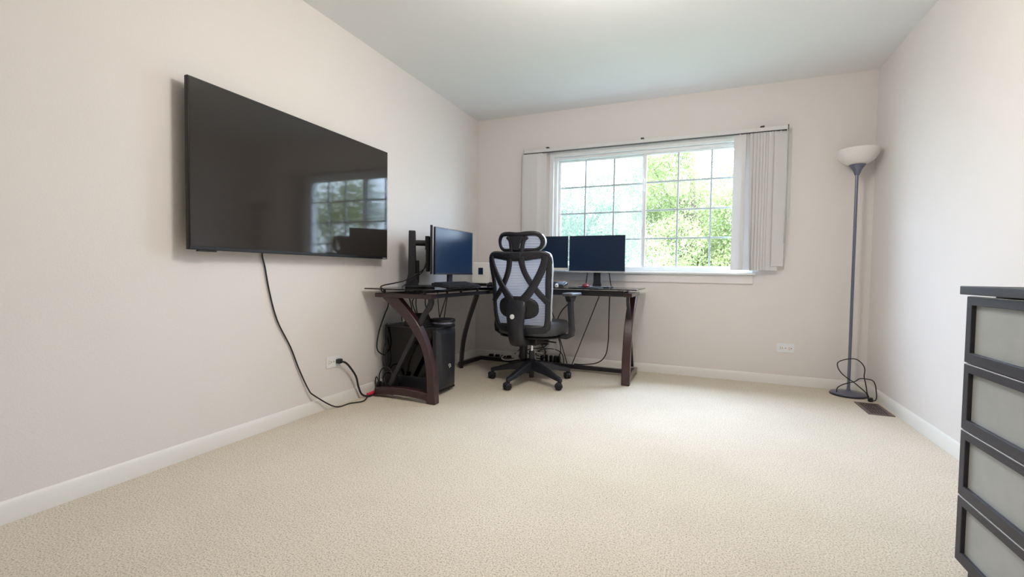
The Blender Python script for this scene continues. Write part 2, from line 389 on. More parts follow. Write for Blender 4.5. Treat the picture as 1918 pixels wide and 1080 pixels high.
def vane(x, ang, z0=.925, tw=0, w_=.089, y=0):
    """thin curved vane; turns by tw from top to bottom"""
    mb = MB(); n = 4; seg = 12; vs = []
    for j in range(seg+1):
        z = 2.030+(z0-2.030)*j/seg; a = R(ang+tw*(j/seg)**2)
        for s_ in (0, 1):
            for i in range(n+1):
                u = (i/n-.5)*w_; q = .004*(1-(2*i/n-1)**2)+(.0014 if s_ else 0)
                vs.append((x+u*math.cos(a)-q*math.sin(a), BY+y+u*math.sin(a)+q*math.cos(a), z))
    fs = []; W_ = 2*(n+1)
    for j in range(seg):
        for i in range(n):
            a = j*W_+i; fs.append((a, a+1, a+1+W_, a+W_)); a += n+1; fs.append((a, a+W_, a+1+W_, a+1))
        fs.append((j*W_, j*W_+W_, j*W_+n+1+W_, j*W_+n+1)); fs.append((j*W_+n, j*W_+2*n+1, j*W_+2*n+1+W_, j*W_+n+W_))
    mb.add(vs, fs)
    v_ = bp(mb, 'vane', 'vane', smooth=True)
    bp(MB().box(x-.006, x+.006, BY+y-.002, BY+y+.002, 2.024, 2.0335), 'carrier_clip', 'vinyl', v_)
for i in range(9):
    vane(-1.600+.019*i, 6 if i == 0 else 13+rnd.uniform(-1, 1), .925, 0)
vane(.262, -4, .927, 2); vane(.322, 8, .927, 0, y=.012)
for i, (x, a, tw) in enumerate([(.378, 16, 40), (.405, 16, 12), (.430, 15, 6), (.453, 14, 3), (.474, 13, 2), (.494, 12, 1), (.512, 12, 1)]):
    vane(x, a, .925, tw)
vane(.552, 14, .96, 0)
wd = bp(MB().tube([(.592, BY-.03, 2.03), (.593, BY-.032, 1.6), (.592, BY-.03, 1.14)], .0045, n=8, straight=True), 'tilt_wand', 'silver', smooth=True)

# ---------------------------------------------------------------- television
tv = thing('television', (-2.10, 1.99, .962), 'large flat black television mounted on the left wall', 'television')
def tp(mb, name, m, par=tv, **k):
    mb.v = [(v[0]+2.10, v[1]-1.99, v[2]-.962) for v in mb.v]; return mb.build(name, m, par, **k)
Y0, Y1, Z0, Z1 = 1.303, 2.677, .963, 1.727
tp(MB().box(-2.120, -2.0985, Y0, Y1, Z0, Z1), 'bezel', 'black', bevel=.003)
tp(MB().box(-2.0985, -2.0965, Y0+.006, Y1-.006, Z0+.016, Z1-.006), 'screen', 'tvscreen')
tp(MB().prism([(Y0+.15, Z0+.02), (Y1-.15, Z0+.02), (Y1-.2, Z0+.42), (Y0+.2, Z0+.42)], -2.145, -2.12, 'yz'), 'rear_housing', 'black', bevel=.006)
tp(MB().box(-2.176, -2.145, 1.75, 2.23, 1.1, 1.5).box(-2.176, -2.145, 1.70, 2.28, 1.16, 1.2).box(-2.176, -2.145, 1.70, 2.28, 1.4, 1.44), 'wall_bracket', 'darksteel', bevel=.002)
tp(MB().box(-2.118, -2.099, 1.345, 1.43, Z0-.007, Z0), 'sensor_housing', 'black', bevel=.002)
tp(MB().box(-2.0985, -2.0962, Y1-.052, Y1-.014, Z0+.004, Z0+.010), 'badge', 'silver')

def cord(name, pts, r, m, label, cat='cable', group=None, straight=False, par=None):
    if par:
        bpy.context.view_layer.update(); iv = par.matrix_world.inverted()
        return MB().tube([iv @ Vector(p) for p in pts], r, straight=straight).build(name, m, par, smooth=True, angle=80)
    o = MB().tube(pts, r, straight=straight).build(name, m, smooth=True, angle=80)
    return tag(o, label, cat, group)
cord('power_cord', [(-2.15,1.71,1.0),(-2.165,1.719,.95),(-2.168,1.737,.891),(-2.168,1.763,.760),(-2.168,1.812,.596),(-2.168,1.900,.434),(-2.166,1.956,.299),(-2.160,2.020,.163),(-2.150,2.058,.115),(-2.128,2.203,.012),(-2.113,2.315,.006),(-2.07,2.395,.006),(-2.12,2.50,.010)], .0042, 'cable', '', par=tv)

# ---------------------------------------------------------------- outlets
def outlet(loc, rz, label, plugged):
    t = thing('wall_outlet', loc, label, 'outlet', rz)      # local x along wall, -y out of the wall
    MB().prism(rrect(.122, .074, .005), -.005, 0, 'xz').build('cover_plate', 'vinyl', t, bevel=.0015)
    MB().prism(rrect(.012, .012, .0055), -.0062, -.004, 'xz').build('screw', 'silver', t)
    for sx in (-.031, .031):
        rcp = MB().prism(rrect(.033, .034, .010, cx=sx), -.0075, -.004, 'xz').build('receptacle', 'white', t)
        MB().box(sx-.008, sx-.002, -.008, -.007, .005, .0075).box(sx-.008, sx-.002, -.008, -.007, -.0075, -.005).box(sx+.006, sx+.011, -.008, -.007, -.003, .003).build('slot', 'dark', rcp)
    return t
outlet((.643, D, .298), 0, 'white duplex wall outlet under the window, nothing plugged in', False)
outlet((L, 2.236, .291), R(90), 'white duplex wall outlet under the television with a black plug in it', True)
pc_ = thing('extension_cord', (-2.10, 2.45, 0), 'thick black cord plugged into the left wall outlet with a red socket end', 'cable')
def off(mb, o): mb.v = [tuple(Vector(v)-Vector(o.location)) for v in mb.v]; return mb
off(MB().tube([(-2.150,2.275,.288),(-2.135,2.30,.276),(-2.135,2.34,.24),(-2.137,2.40,.165),(-2.138,2.425,.09),(-2.135,2.455,.03),(-2.115,2.49,.010),(-2.105,2.53,.012)], .0068), pc_).build('cord', 'cable', pc_, smooth=True)
off(MB().box(-2.172, -2.140, 2.250, 2.285, .275, .305), pc_).build('plug', 'cable', pc_, bevel=.006)
off(MB().cyl((-2.125, 2.50, .014), (-2.11, 2.60, .022), .013, 12, .017), pc_).build('socket_end', 'pink', pc_, bevel=.004)

# ---------------------------------------------------------------- desk
dk = thing('corner_desk', (-1.9, 3.3, 0), 'L-shaped black glass corner desk with curved cherry brown end legs', 'desk')
def dp(mb, name, m, par=dk, **k): off(mb, dk); return mb.build(name, m, par, **k)
# end frame profile: s = 0 at the front foot, s grows towards the wall
bow_o = [(.405,.700),(.31,.625),(.204,.541),(.14,.46),(.082,.372),(.056,.29),(.043,.21),(.037,.1),(.037,.0)]
bow_i = [(.270,.700),(.225,.655),(.165,.594),(.11,.53),(.062,.45),(.025,.36),(-.005,.26),(-.021,.185),(-.031,.0)]
def smooth2(a, sub=4):
    return [(v.x, v.y) for v in catmull([Vector((p[0], p[1], 0)) for p in a], sub)]
def end_frame(fs, plane, a0, a1, mleg):
    T = lambda P: [(fs(p[0]), p[1]) for p in P]
    am = (a0+a1)/2
    dp(MB().strip(T(smooth2(bow_o)), T(smooth2(bow_i)), a0, a1, plane), 'leg', mleg, bevel=.006)
    dp(MB().strip(T(smooth2([(-.016,.004),(.09,.024),(.25,.030),(.36,.024),(.475,.0)])), T(smooth2([(.03,.072),(.12,.080),(.25,.084),(.38,.074),(.465,.060)])), a0+.003, a1-.003, plane), 'foot_bar', mleg, bevel=.006)
    dp(MB().strip(T([(.0,.727),(.462,.727)]), T([(.0,.697),(.462,.697)]), a0, a1, plane), 'top_bar', mleg, bevel=.003)
    bo = [(.005,.70),(.004,.665),(.022,.625),(.06,.585),(.10,.508),(.335,.085)]; bi = [(.040,.70),(.040,.672),(.056,.64),(.092,.59),(.130,.516),(.362,.096)]
    dp(MB().strip(T(bo), T(bi), am-.012, am+.012, plane), 'brace', 'darksteel', bevel=.002)
end_frame(lambda s: -1.626-s, 'xz', 2.53, 2.585, 'cherry')
# the right end stands in the y direction
end_frame(lambda s: 3.640+s, 'yz', -.565, -.500, 'cherry')
# rails
rz0, rz1 = .700, .726
dp(MB().box(-1.660, -1.633, 2.585, 3.66, rz0, rz1), 'rail', 'darksteel', bevel=.002)
dp(MB().box(-2.10, -2.073, 2.585, 4.16, rz0, rz1), 'rail', 'darksteel', bevel=.002)
dp(MB().box(-2.073, -.565, 4.075, 4.102, rz0, rz1), 'rail', 'darksteel', bevel=.002)
dp(MB().box(-1.633, -.565, 3.632, 3.660, rz0, .745), 'rail', 'darksteel', bevel=.002)
# inner curved leg
A = []; Bq = []
lp = [(0, .70), (.08, .60), (.19, .46), (.28, .32), (.34, .17), (.37, .0)]
p0 = Vector((-1.645, 3.215)); dr = (Vector((-2.02, 3.64))-p0).normalized()
for s_, z in smooth2([(a*1.52, b) for a, b in lp], 4):
    q = p0+dr*s_; A.append((q.x, q.y, z))
mb = MB(); nn = Vector((-dr.y, dr.x, 0)); d3 = Vector((dr.x, dr.y, 0)); vs = []
for i, p in enumerate(A):
    p = Vector(p); wd_ = .026
    for sx, sy in ((-1, -1), (1, -1), (1, 1), (-1, 1)): vs.append(p+d3*sx*wd_+nn*sy*.016)
mb.add(vs, [(4*i+j, 4*i+(j+1) % 4, 4*i+4+(j+1) % 4, 4*i+4+j) for i in range(len(A)-1) for j in range(4)]+[(3,2,1,0), tuple(4*len(A)-4+j for j in range(4))])
dp(mb, 'inner_leg', 'darksteel', bevel=.003)
def flatbar(pts, w_, h_, z):
    m = MB()
    for a, b in zip(pts[:-1], pts[1:]):
        a = Vector((*a, 0)); b = Vector((*b, 0)); d = (b-a).normalized(); n_ = Vector((-d.y, d.x, 0))*w_/2
        q = [a-n_, b-n_, b+n_, a+n_]; m.prism([(v.x, v.y) for v in q], z, z+h_, 'xy')
    return m
dp(flatbar([(-2.02, 3.62), (-1.985, 3.99)], .035, .036, .022), 'stretcher', 'darksteel', bevel=.002)
dp(flatbar([(-1.99, 3.98), (-.55, 3.965)], .035, .036, .022), 'stretcher', 'darksteel', bevel=.002)
dp(MB().cyl((-.837, 4.06, .70), (-1.071, 4.00, .045), .0042, 8), 'cross_rod', 'darksteel')
dp(MB().cyl((-1.343, 4.06, .70), (-1.112, 4.00, .045), .0042, 8), 'cross_rod', 'darksteel')
# standoffs
for x, y in [(-2.03,2.56),(-1.70,2.56),(-1.642,2.95),(-1.642,3.22),(-2.086,3.0),(-2.086,3.5),(-2.086,4.08),(-1.642,3.58),(-1.20,3.646),(-.83,3.646),(-.60,3.646),(-.60,4.088),(-1.0,4.088),(-1.5,4.088)]:
    dp(MB().cyl((x, y, .726), (x, y, .752), .010, 12), 'standoff', 'silver' if x > -1.3 else 'darksteel')
gz = .752
def gp(poly, nm='glass_top'): return dp(MB().prism(poly, gz, gz+.008, 'xy'), nm, 'deskglass', bevel=.001)
gp([(-2.145, 2.49), (-1.585, 2.49), (-1.585, 3.06), (-2.145, 3.06)])
gp([(-2.145, 3.066), (-1.585, 3.066), (-1.585, 3.50), (-1.50, 3.585), (-1.20, 3.585), (-1.20, 4.17), (-2.145, 4.17)])
gp([(-1.194, 3.585), (-.458, 3.585), (-.458, 4.17), (-1.194, 4.17)])

# ---------------------------------------------------------------- monitors
GZ = gz+.008
def monitor(loc, rz, w_, h_, zc, label, chin='black', chin_h=.012, post=True, pw=.065, base_=True, arm=False, yoff=0):
    """screen faces local -y"""
    t = thing('computer_monitor', (loc[0], loc[1], GZ), label, 'monitor', rz, 'computer monitors on the desk')
    z0, z1 = zc-h_/2-GZ, zc+h_/2-GZ
    MB().box(-w_/2, w_/2, 0, .016, z0, z1).build('casing', 'black', t, bevel=.003)
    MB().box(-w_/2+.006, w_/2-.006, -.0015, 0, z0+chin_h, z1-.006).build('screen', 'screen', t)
    MB().box(-w_/2, w_/2, -.003, .012, z0, z0+chin_h).build('chin', chin, t, bevel=.001)
    MB().box(-w_*.33, w_*.33, .016, .046, z0+.02, z1-.07).build('rear_housing', 'black', t, bevel=.008)
    if arm:
        yb = .145; z2 = z1-.02
        MB().prism([(yb-.05, .0), (yb+.055, 0), (yb+.030, .10), (yb+.028, z2), (yb-.022, z2), (yb-.028, .10)], -.036, .036, 'yz').build('post', 'black2', t, bevel=.006)
        MB().cyl((0, .042, z2-.09), (0, yb-.018, z2-.09), .022, 14).box(-.05, .05, .040, .052, z2-.14, z2-.04).build('pivot', 'black2', t, smooth=True)
        MB().box(-.02, .02, yb-.05, yb-.018, .03, .20).build('cable_clip', 'black', t, bevel=.004)
        MB().box(-.13, .13, -.02, .19, 0, .014).build('stand_base', 'black', t, bevel=.004)
    else:
        MB().prism([(-pw/2-.01, .0), (pw/2+.01, 0), (pw/2, .05), (pw/2, zc-GZ-.02), (-pw/2, zc-GZ-.02), (-pw/2, .05)], .042, .060, 'xz').build('post', 'black2', t, bevel=.003)
        MB().box(-.135, .135, -.075+yoff, .11, 0, .008).build('stand_base', 'black', t, bevel=.003)
    return t
m1 = monitor((-.865, 4.0), 0, .498, .330, 1.054, 'black monitor with silver lower edge, rightmost, in front of the window', 'silver', .014, yoff=-.02)
bpy.context.view_layer.update()
m2 = monitor((-1.40, 4.05), 0, .52, .315, 1.065, 'black monitor with white lower edge, partly hidden by the chair headrest', 'white', .022)
m3 = monitor((-1.902, 3.310), R(88), .585, .372, 1.042, 'black monitor on the left part of the desk, screen facing the keyboard', 'black', .012)
m4 = monitor((-1.885, 2.935), R(123.0), .575, .345, 1.030, 'black monitor seen edge on, on a tall post by the television', 'silver', .004, arm=True)

# ---------------------------------------------------------------- small things on the desk
def keyboard(loc, rz, label, w_=.44, d_=.13):
    t = thing('keyboard', (loc[0], loc[1], GZ), label, 'keyboard', rz, 'keyboards on the desk')
    MB().prism([(-d_/2, 0), (d_/2, 0), (d_/2, .024), (-d_/2, .014)], -w_/2, w_/2, 'yz').build('case', 'black', t, bevel=.003)
    t.location.z += .008; t.rotation_euler.x = R(6)
    n = 15; kb = None
    for r_ in range(5):
        y = -d_/2+.014+r_*(d_-.026)/4.6; z = .015+.010*(r_/4.6)
        for k in range(n):
            x = -w_/2+.012+k*(w_-.024)/n
            o = None
            if kb is None:
                kb = MB().prism(rrect(.024, .020, .003, 2), 0, .007, 'xy').build('key', 'black2', t); o = kb
            else:
                o = kb.copy(); COL.objects.link(o); o.parent = t
            o.location = (x+.0135, y+.006, z)
    return t
keyboard((-1.685, 2.97), R(88), 'black keyboard on the left part of the desk, under a monitor', .46, .15)
keyboard((-1.32, 3.86), 0, 'black keyboard on the desk behind the office chair', .44)
mp_ = MB().prism(rrect(.25, .21, .012), GZ, GZ+.003, 'xy'); mp_.v = [(v[0]-.885, v[1]+3.72, v[2]) for v in mp_.v]
tag(mp_.build('mouse_pad', 'foam'), 'thin dark mouse pad at the right of the desk', 'mouse pad')
ms = thing('computer_mouse', (-.895, 3.74, GZ+.003), 'dark red computer mouse on the mouse pad', 'mouse', R(10))
def mouse_shape(sc=1):
    mb = MB(); vs = []; fs = []; n = 20; prof = [(0, 1), (.012, 1.02), (.022, .92), (.031, .68), (.036, .35)]
    for z, s_ in prof:
        for k in range(n):
            a = 2*PI*k/n; vs.append((.031*s_*math.cos(a)*(1-.12*math.sin(a)), .056*s_*math.sin(a)-.006*(z/.036), z*sc))
    for i in range(len(prof)-1):
        for k in range(n): fs.append((i*n+k, i*n+(k+1) % n, (i+1)*n+(k+1) % n, (i+1)*n+k))
    fs += [tuple(range(n))[::-1], tuple(4*n+k for k in range(n))]
    return mb.add(vs, fs)
mouse_shape().build('body', 'red', ms, smooth=True, sub=1)
MB().cyl((-.004, .034, .026), (.004, .034, .026), .008, 12).build('scroll_wheel', 'dark', ms)
MB().box(-.0007, .0007, .01, .05, .022, .0335).build('button_gap', 'dark', ms)
rt = thing('router', (-1.965, 3.93, GZ), 'white rounded box with small dark display, standing in the desk corner', 'router', R(12))
MB().prism(rrect(.175, .200, .022, 6, cy=.113), -.028, .022, 'xz').build('casing', 'white', rt, bevel=.006)
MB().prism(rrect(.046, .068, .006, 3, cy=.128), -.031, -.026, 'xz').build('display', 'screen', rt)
for k in range(3): MB().prism(rrect(.009, .006, .002, 2, cx=-.014+.014*k, cy=.096), -.0325, -.031, 'xz').build('indicator', 'vinyl', rt)
MB().box(-.075, .075, -.035, .03, 0, .013).build('stand', 'black', rt, bevel=.003)
sb = thing('highlight_bead', (-1.135, 3.70, GZ), 'small white round gadget standing in for the highlight on the chair edge', 'bead')  # chair edge highlight modelled as a small white solid with a dark dot
MB().lathe([(.006, 0), (.014, .002), (.017, .014), (.014, .026), (.006, .031), (0, .032)], n=20).build('shell', 'vinyl', sb, smooth=True)
MB().cyl((0, -.018, .015), (0, -.015, .015), .0045, 10).build('lens', 'dark', sb)
dh = thing('desk_hub', (-1.68, 3.62, GZ), 'low black box on the desk beside the white router', 'hub', R(30))
MB().prism([(-.07, 0), (.07, 0), (.06, .028), (-.04, .034), (-.065, .02)], -.04, .04, 'xz').build('casing', 'black', dh, bevel=.006)
MB().box(-.03, .03, -.042, -.039, .008, .018).build('port', 'dark', dh)

# ---------------------------------------------------------------- computer tower
pc = thing('computer_tower', (-1.905, 2.835, 0), 'black computer tower with smoked side panel under the desk end', 'computer')
X0, X1, PY0, PY1, PZ = -.235, .205, -.130, .130, .485
MB().box(X0, X1, PY0+.012, PY1, .03, PZ-.012).build('chassis', 'black', pc, bevel=.003)
MB().box(X0, X1+.005, PY0, PY1, PZ-.014, PZ).build('top_panel', 'black2', pc, bevel=.004)
MB().box(X0, X1+.005, PY0+.003, PY1, .018, .032).build('bottom_panel', 'black', pc, bevel=.003)
MB().box(X0, X0+.02, PY0, PY0+.012, .03, PZ-.014).box(X1-.03, X1, PY0, PY0+.012, .03, PZ-.014).box(X0+.02, X1-.03, PY0, PY0+.012, .03, .125).build('side_frame', 'black2', pc, bevel=.002)
MB().box(X0+.02, X1-.03, PY0+.002, PY0+.005, .125, PZ-.014).build('side_glass', 'pcglass', pc)
MB().box(X0+.05, X1-.08, PY0+.0065, PY0+.0115, .235, .30).build('graphics_card', 'gpu', pc)
MB().prism([(-.05,.13),(.02,.13),(.15,.33),(.15,.42)], PY0+.006, PY0+.0115, 'xz').build('cooling_duct', 'dark', pc)
MB().prism([(-.2,.44),(-.06,.46),(-.12,.36),(-.2,.33)], PY0+.006, PY0+.0115, 'xz').build('board_cover', 'gpu', pc)
MB().prism([(.02,.14),(.08,.14),(.16,.28),(.15,.32)], PY0+.006, PY0+.0112, 'xz').build('cable_cover', 'gpu', pc)
fr = MB().add([(X1, PY0, .03), (X1, PY1, .03), (X1, PY1, PZ-.014), (X1, PY0, PZ-.014), (X1+.030, PY0+.05, .06), (X1+.030, PY1-.05, .06), (X1+.022, PY1-.03, PZ-.05), (X1+.022, PY0+.03, PZ-.05), (X1+.038, 0, .20)],
    [(0,1,5,4), (1,2,6,5), (2,3,7,6), (3,0,4,7), (4,5,8), (5,6,8), (6,7,8), (7,4,8), (0,3,2,1)])
fr.build('front_panel', 'black2', pc, bevel=.002)
lg = MB()
for a, b in (((-.018, .008), (-.002, -.018)), ((-.010, .012), (.010, .004)), ((.002, .002), (.012, -.012))):
    a = Vector((X1+.037, a[0], .205+a[1])); b = Vector((X1+.037, b[0], .205+b[1])); lg.cyl(a, b, .0028, 6)
lg.build('emblem', 'vinyl', pc)
for x in (X0+.04, X1-.04):
    for y in (PY0+.03, PY1-.03): MB().cyl((x, y, 0), (x, y, .02), .016, 12).build('foot', 'foam', pc)
# black round things lying on the tower
hb = thing('cable_bundle', (-1.905, 2.79, PZ), 'coiled black cable bundle lying on top of the computer tower', 'cable')
mb = MB()
for k in range(5):
    pts = [((.115-.006*k+.004*math.sin(3*a+k))*math.cos(a), (.085-.003*k+.004*math.cos(2*a+k))*math.sin(a), .006+.0095*k+.003*math.sin(2*a+k)) for a in np.linspace(0, 2*PI, 22)]
    mb.tube(pts, .0058, n=8, sub=2)
mb.build('coil', 'cable', hb, smooth=True)
MB().lathe([(.085, 0), (.10, .006), (.097, .035), (.08, .066), (.045, .086), (0, .090)], (0, 0, 0), 28).build('wrap', 'foam', hb, smooth=True)
dv = thing('docking_station', (-1.745, 2.865, PZ), 'flat round black device with a grey rim on the computer tower', 'device', R(-12))
MB().lathe([(.082, 0), (.090, .004), (.090, .012), (.086, .014), (.092, .036), (.094, .044), (.088, .050), (.03, .052), (0, .052)], n=36).build('casing', 'black', dv, smooth=True)
MB().lathe([(.087, .017), (.0905, .018), (.0915, .030), (.088, .031)], n=36).build('rim', 'lampmetal', dv, smooth=True)

# ---------------------------------------------------------------- cables round the desk
G1 = 'black cables hanging under the left end of the desk'
hang = {
 'h1': [(-2.05,2.90,.765),(-2.085,2.88,.75),(-2.103,2.860,.702),(-2.112,2.860,.624),(-2.107,2.860,.543),(-2.10,2.860,.495)],
 'h2': [(-2.045,2.86,.704),(-2.020,2.860,.628),(-2.005,2.860,.564),(-1.97,2.85,.555)],
 'h3': [(-1.977,2.86,.702),(-2.010,2.860,.645),(-1.971,2.860,.555)],
 'h8': [(-1.972,2.86,.702),(-1.977,2.860,.630),(-1.962,2.860,.558)],
 'h4': [(-1.892,2.86,.701),(-1.892,2.860,.633),(-1.863,2.860,.550)],
 'h5': [(-1.786,2.86,.704),(-1.781,2.860,.638),(-1.771,2.860,.545)],
 'h6': [(-1.713,2.86,.707),(-1.748,2.860,.600),(-1.766,2.860,.545)],
 'h7': [(-1.704,2.86,.707),(-1.721,2.860,.601),(-1.734,2.87,.545)]}
which = {'h1': 'leftmost cable', 'h2': 'second cable from the left', 'h3': 'curled third cable', 'h8': 'straight fourth cable', 'h4': 'cable in the middle', 'h5': 'thin wavy cable right of the middle', 'h6': 'second cable from the right', 'h7': 'rightmost cable'}
for k, v in hang.items():
    v = [(v[0][0], v[0][1], .751)]+[p for p in v if p[2] < .75]
    cord('hanging_cable', v, .0042 if k != 'h5' else .003, 'cable', 'black '+which[k]+' hanging between desk end and computer tower', group=G1)
cord('monitor_cable', [(-1.935,2.93,1.0),(-1.912,2.90,.965),(-1.905,2.86,.90),(-1.947,2.788,.847),(-1.996,2.75,.812),(-2.06,2.70,.790),(-2.13,2.68,.775),(-2.160,2.68,.755),(-2.158,2.72,.70),(-2.150,2.757,.63),(-2.147,2.708,.553),(-2.147,2.649,.442),(-2.147,2.626,.328),(-2.147,2.674,.274),(-2.147,2.804,.229),(-2.150,2.9,.20)], .0048, 'cable', '', par=m4)
cord('monitor_cable', [(-1.95,2.96,.96),(-1.931,2.867,.871),(-1.967,2.783,.815),(-1.985,2.70,.766)], .004, 'cable', '', par=m4)
cord('thin_cable', [(-2.10,2.68,.50),(-2.117,2.69,.47),(-2.117,2.72,.427),(-2.122,2.69,.365),(-2.122,2.666,.286),(-2.12,2.66,.224),(-2.12,2.68,.165),(-2.10,2.69,.12)], .003, 'cable', 'thin black cable beside the left edge of the computer tower')
st = thing('power_strip', (-2.09, 2.645, 0), 'black power strip full of plugs behind the cherry foot bar', 'power strip')
MB().box(-.065, .10, -.035, .025, 0.0, .038).build('body', 'black', st, bevel=.004)
for k, x in enumerate((-.045, -.012, .021, .055)):
    MB().box(x-.012, x+.012, -.02, .012, .038, .078).build('plug', 'black', st, bevel=.004)
MB().prism([(.05, .04), (.075, .04), (.125, .13), (.10, .14)], -.03, -.005, 'xz').build('adapter', 'black', st, bevel=.003)
for nm, pts in {'a': [(-2.135,2.64,.075),(-2.140,2.645,.125),(-2.12,2.65,.170),(-2.08,2.65,.188),(-2.04,2.65,.164),(-2.00,2.66,.09),(-1.99,2.66,.04)],
                'b': [(-2.102,2.64,.075),(-2.10,2.64,.123),(-2.075,2.64,.152),(-2.043,2.64,.160),(-2.019,2.64,.130),(-2.03,2.64,.08)],
                'c': [(-2.14,2.62,.04),(-2.155,2.62,.09),(-2.145,2.62,.115),(-2.130,2.62,.09),(-2.126,2.62,.04)]}.items():
    cord('plug_cable', pts, .004, 'cable', {'a': 'tall black cable loop rising from the power strip', 'b': 'low black cable loop rising from the power strip', 'c': 'tiny black cable loop at the left end of the power strip'}[nm], group='cable loops at the power strip')
cord('cable', [(-1.038,4.00,.699),(-1.06,4.0,.67),(-1.111,4.00,.606),(-1.175,4.00,.535),(-1.215,4.00,.445),(-1.226,4.03,.36),(-1.226,4.08,.283),(-1.209,4.10,.183),(-1.218,4.10,.106),(-1.27,4.10,.062)], .0048, 'cable', 'black cable arching down behind the armrest to the power strip')
cord('cable', [(-.746,4.03,.699),(-.748,4.03,.562),(-.749,4.03,.372),(-.751,4.03,.276),(-.772,4.03,.155),(-.838,4.02,.085),(-.959,3.985,.064),(-1.043,3.975,.064)], .0048, 'cable', 'black cable hanging under the right part of the desk')
cord('monitor_cable', [(-.965,4.05,.905),(-.97,4.11,.886),(-.976,4.12,.841),(-.990,4.14,.767)], .0045, 'cable', '', par=m1)
cord('monitor_cable', [(-.772,4.05,.905),(-.77,4.11,.888),(-.761,4.12,.821),(-.754,4.14,.767)], .0045, 'cable', '', par=m1)
s2 = thing('power_strip', (-1.33, 4.10, 0), 'black power strip with cubes on the floor behind the right side of the chair', 'power strip')
MB().box(-.12, .13, -.03, .03, 0, .038).build('body', 'black', s2, bevel=.004)
for x in (-.06, -.015, .03, .07, .105): MB().box(x-.014, x+.014, -.022, .018, .038, .10-.02*abs(x)).build('plug', 'black', s2, bevel=.004)
s3 = thing('power_strip', (-1.86, 4.12, 0), 'flat black power strip on the floor behind the left side of the chair', 'power strip', R(-4))
MB().box(-.13, .17, -.028, .028, 0, .035).build('body', 'black', s3, bevel=.004)
for x in (-.08, -.01, .06, .12): MB().box(x-.02, x+.02, -.018, .018, .035, .058).build('plug', 'black', s3, bevel=.004)
ad = thing('power_adapter', (-1.375, 4.08, .20), 'black power adapter hanging under the chair seat among the cables', 'adapter')
MB().prism([(-.05, 0), (.05, 0), (.035, .08), (-.03, .085)], -.025, .025, 'xz').build('body', 'black', ad, bevel=.004)
MB().tube([(0, 0, .08), (.01, .02, .2), (-.02, .03, .40), (0, .03, .498)], .004).build('lead', 'cable', ad, smooth=True)
cord('white_cable', [(-1.36,4.02,.125),(-1.45,3.93,.15),(-1.55,3.90,.145),(-1.65,3.90,.120),(-1.715,3.90,.088),(-1.718,3.90,.062),(-1.655,3.90,.058),(-1.56,3.90,.078),(-1.46,3.91,.098),(-1.40,3.93,.09),(-1.36,3.94,.02)], .0062, 'wcable', 'thick light grey cable loop behind the chair base')
cord('white_cable', [(-1.30,4.06,.42),(-1.289,4.05,.275),(-1.267,4.05,.196),(-1.255,4.05,.147),(-1.323,4.05,.125),(-1.402,4.04,.09),(-1.44,4.04,.01)], .0035, 'wcable', 'thin light grey cable bending right below the chair seat')
TG = 'tangled black cables behind the chair base'
cord('tangled_cable', [(-1.404,4.08,.22),(-1.350,4.06,.149),(-1.345,4.03,.085),(-1.440,4.02,.076),(-1.550,4.03,.134),(-1.605,4.04,.077),(-1.549,4.05,.03),(-1.468,4.06,.115),(-1.40,4.06,.13)], .005, 'cable', 'thick black cable winding behind the chair column', group=TG)
cord('tangled_cable', [(-1.342,4.13,.40),(-1.345,4.14,.265),(-1.352,4.14,.198),(-1.410,4.14,.157),(-1.475,4.13,.147),(-1.541,4.12,.132),(-1.574,4.12,.092),(-1.540,4.10,.012)], .0045, 'cable', 'black cable curving left from under the chair seat', group=TG)
cord('tangled_cable', [(-1.366,4.155,.120),(-1.420,4.155,.074),(-1.475,4.15,.090),(-1.410,4.155,.14),(-1.30,4.16,.15),(-1.22,4.16,.12),(-1.19,4.15,.05),(-1.19,4.12,.01)], .0042, 'cable', 'black cable looping over the power strip by the wall', group=TG)
cord('tangled_cable', [(-1.70,4.16,.07),(-1.64,4.17,.13),(-1.60,4.17,.19),(-1.61,4.17,.30),(-1.60,4.16,.699)], .0042, 'cable', 'black cable rising to the desk left of the chair mechanism', group=TG)
cord('phone_wire', [(-1.958,4.225,.46),(-1.958,4.225,.381),(-1.973,4.225,.193),(-1.942,4.222,.123),(-1.917,4.215,.04)], .0018, 'wcable', 'thin beige wire running down the wall left of the chair', straight=True)
cord('phone_wire', [(-1.922,4.23,.45),(-1.914,4.228,.252),(-1.883,4.225,.199),(-1.812,4.222,.188),(-1.75,4.21,.06)], .0016, 'wcable', 'second thin beige wire curving right behind the chair')

# ---------------------------------------------------------------- office chair
ch = thing('office_chair', (-1.251, 3.425, 0), 'black high-back office chair with grey mesh back and headrest', 'chair', R(-6))
def cp(mb, name, m, par=ch, **k): return mb.build(name, m, par, **k)
yb = lambda x, z: -.20-.10*max(0, (z-.42)/.6)+.9*x*x-.015*math.sin(max(0, min(1, (z-.4)/.35))*PI)
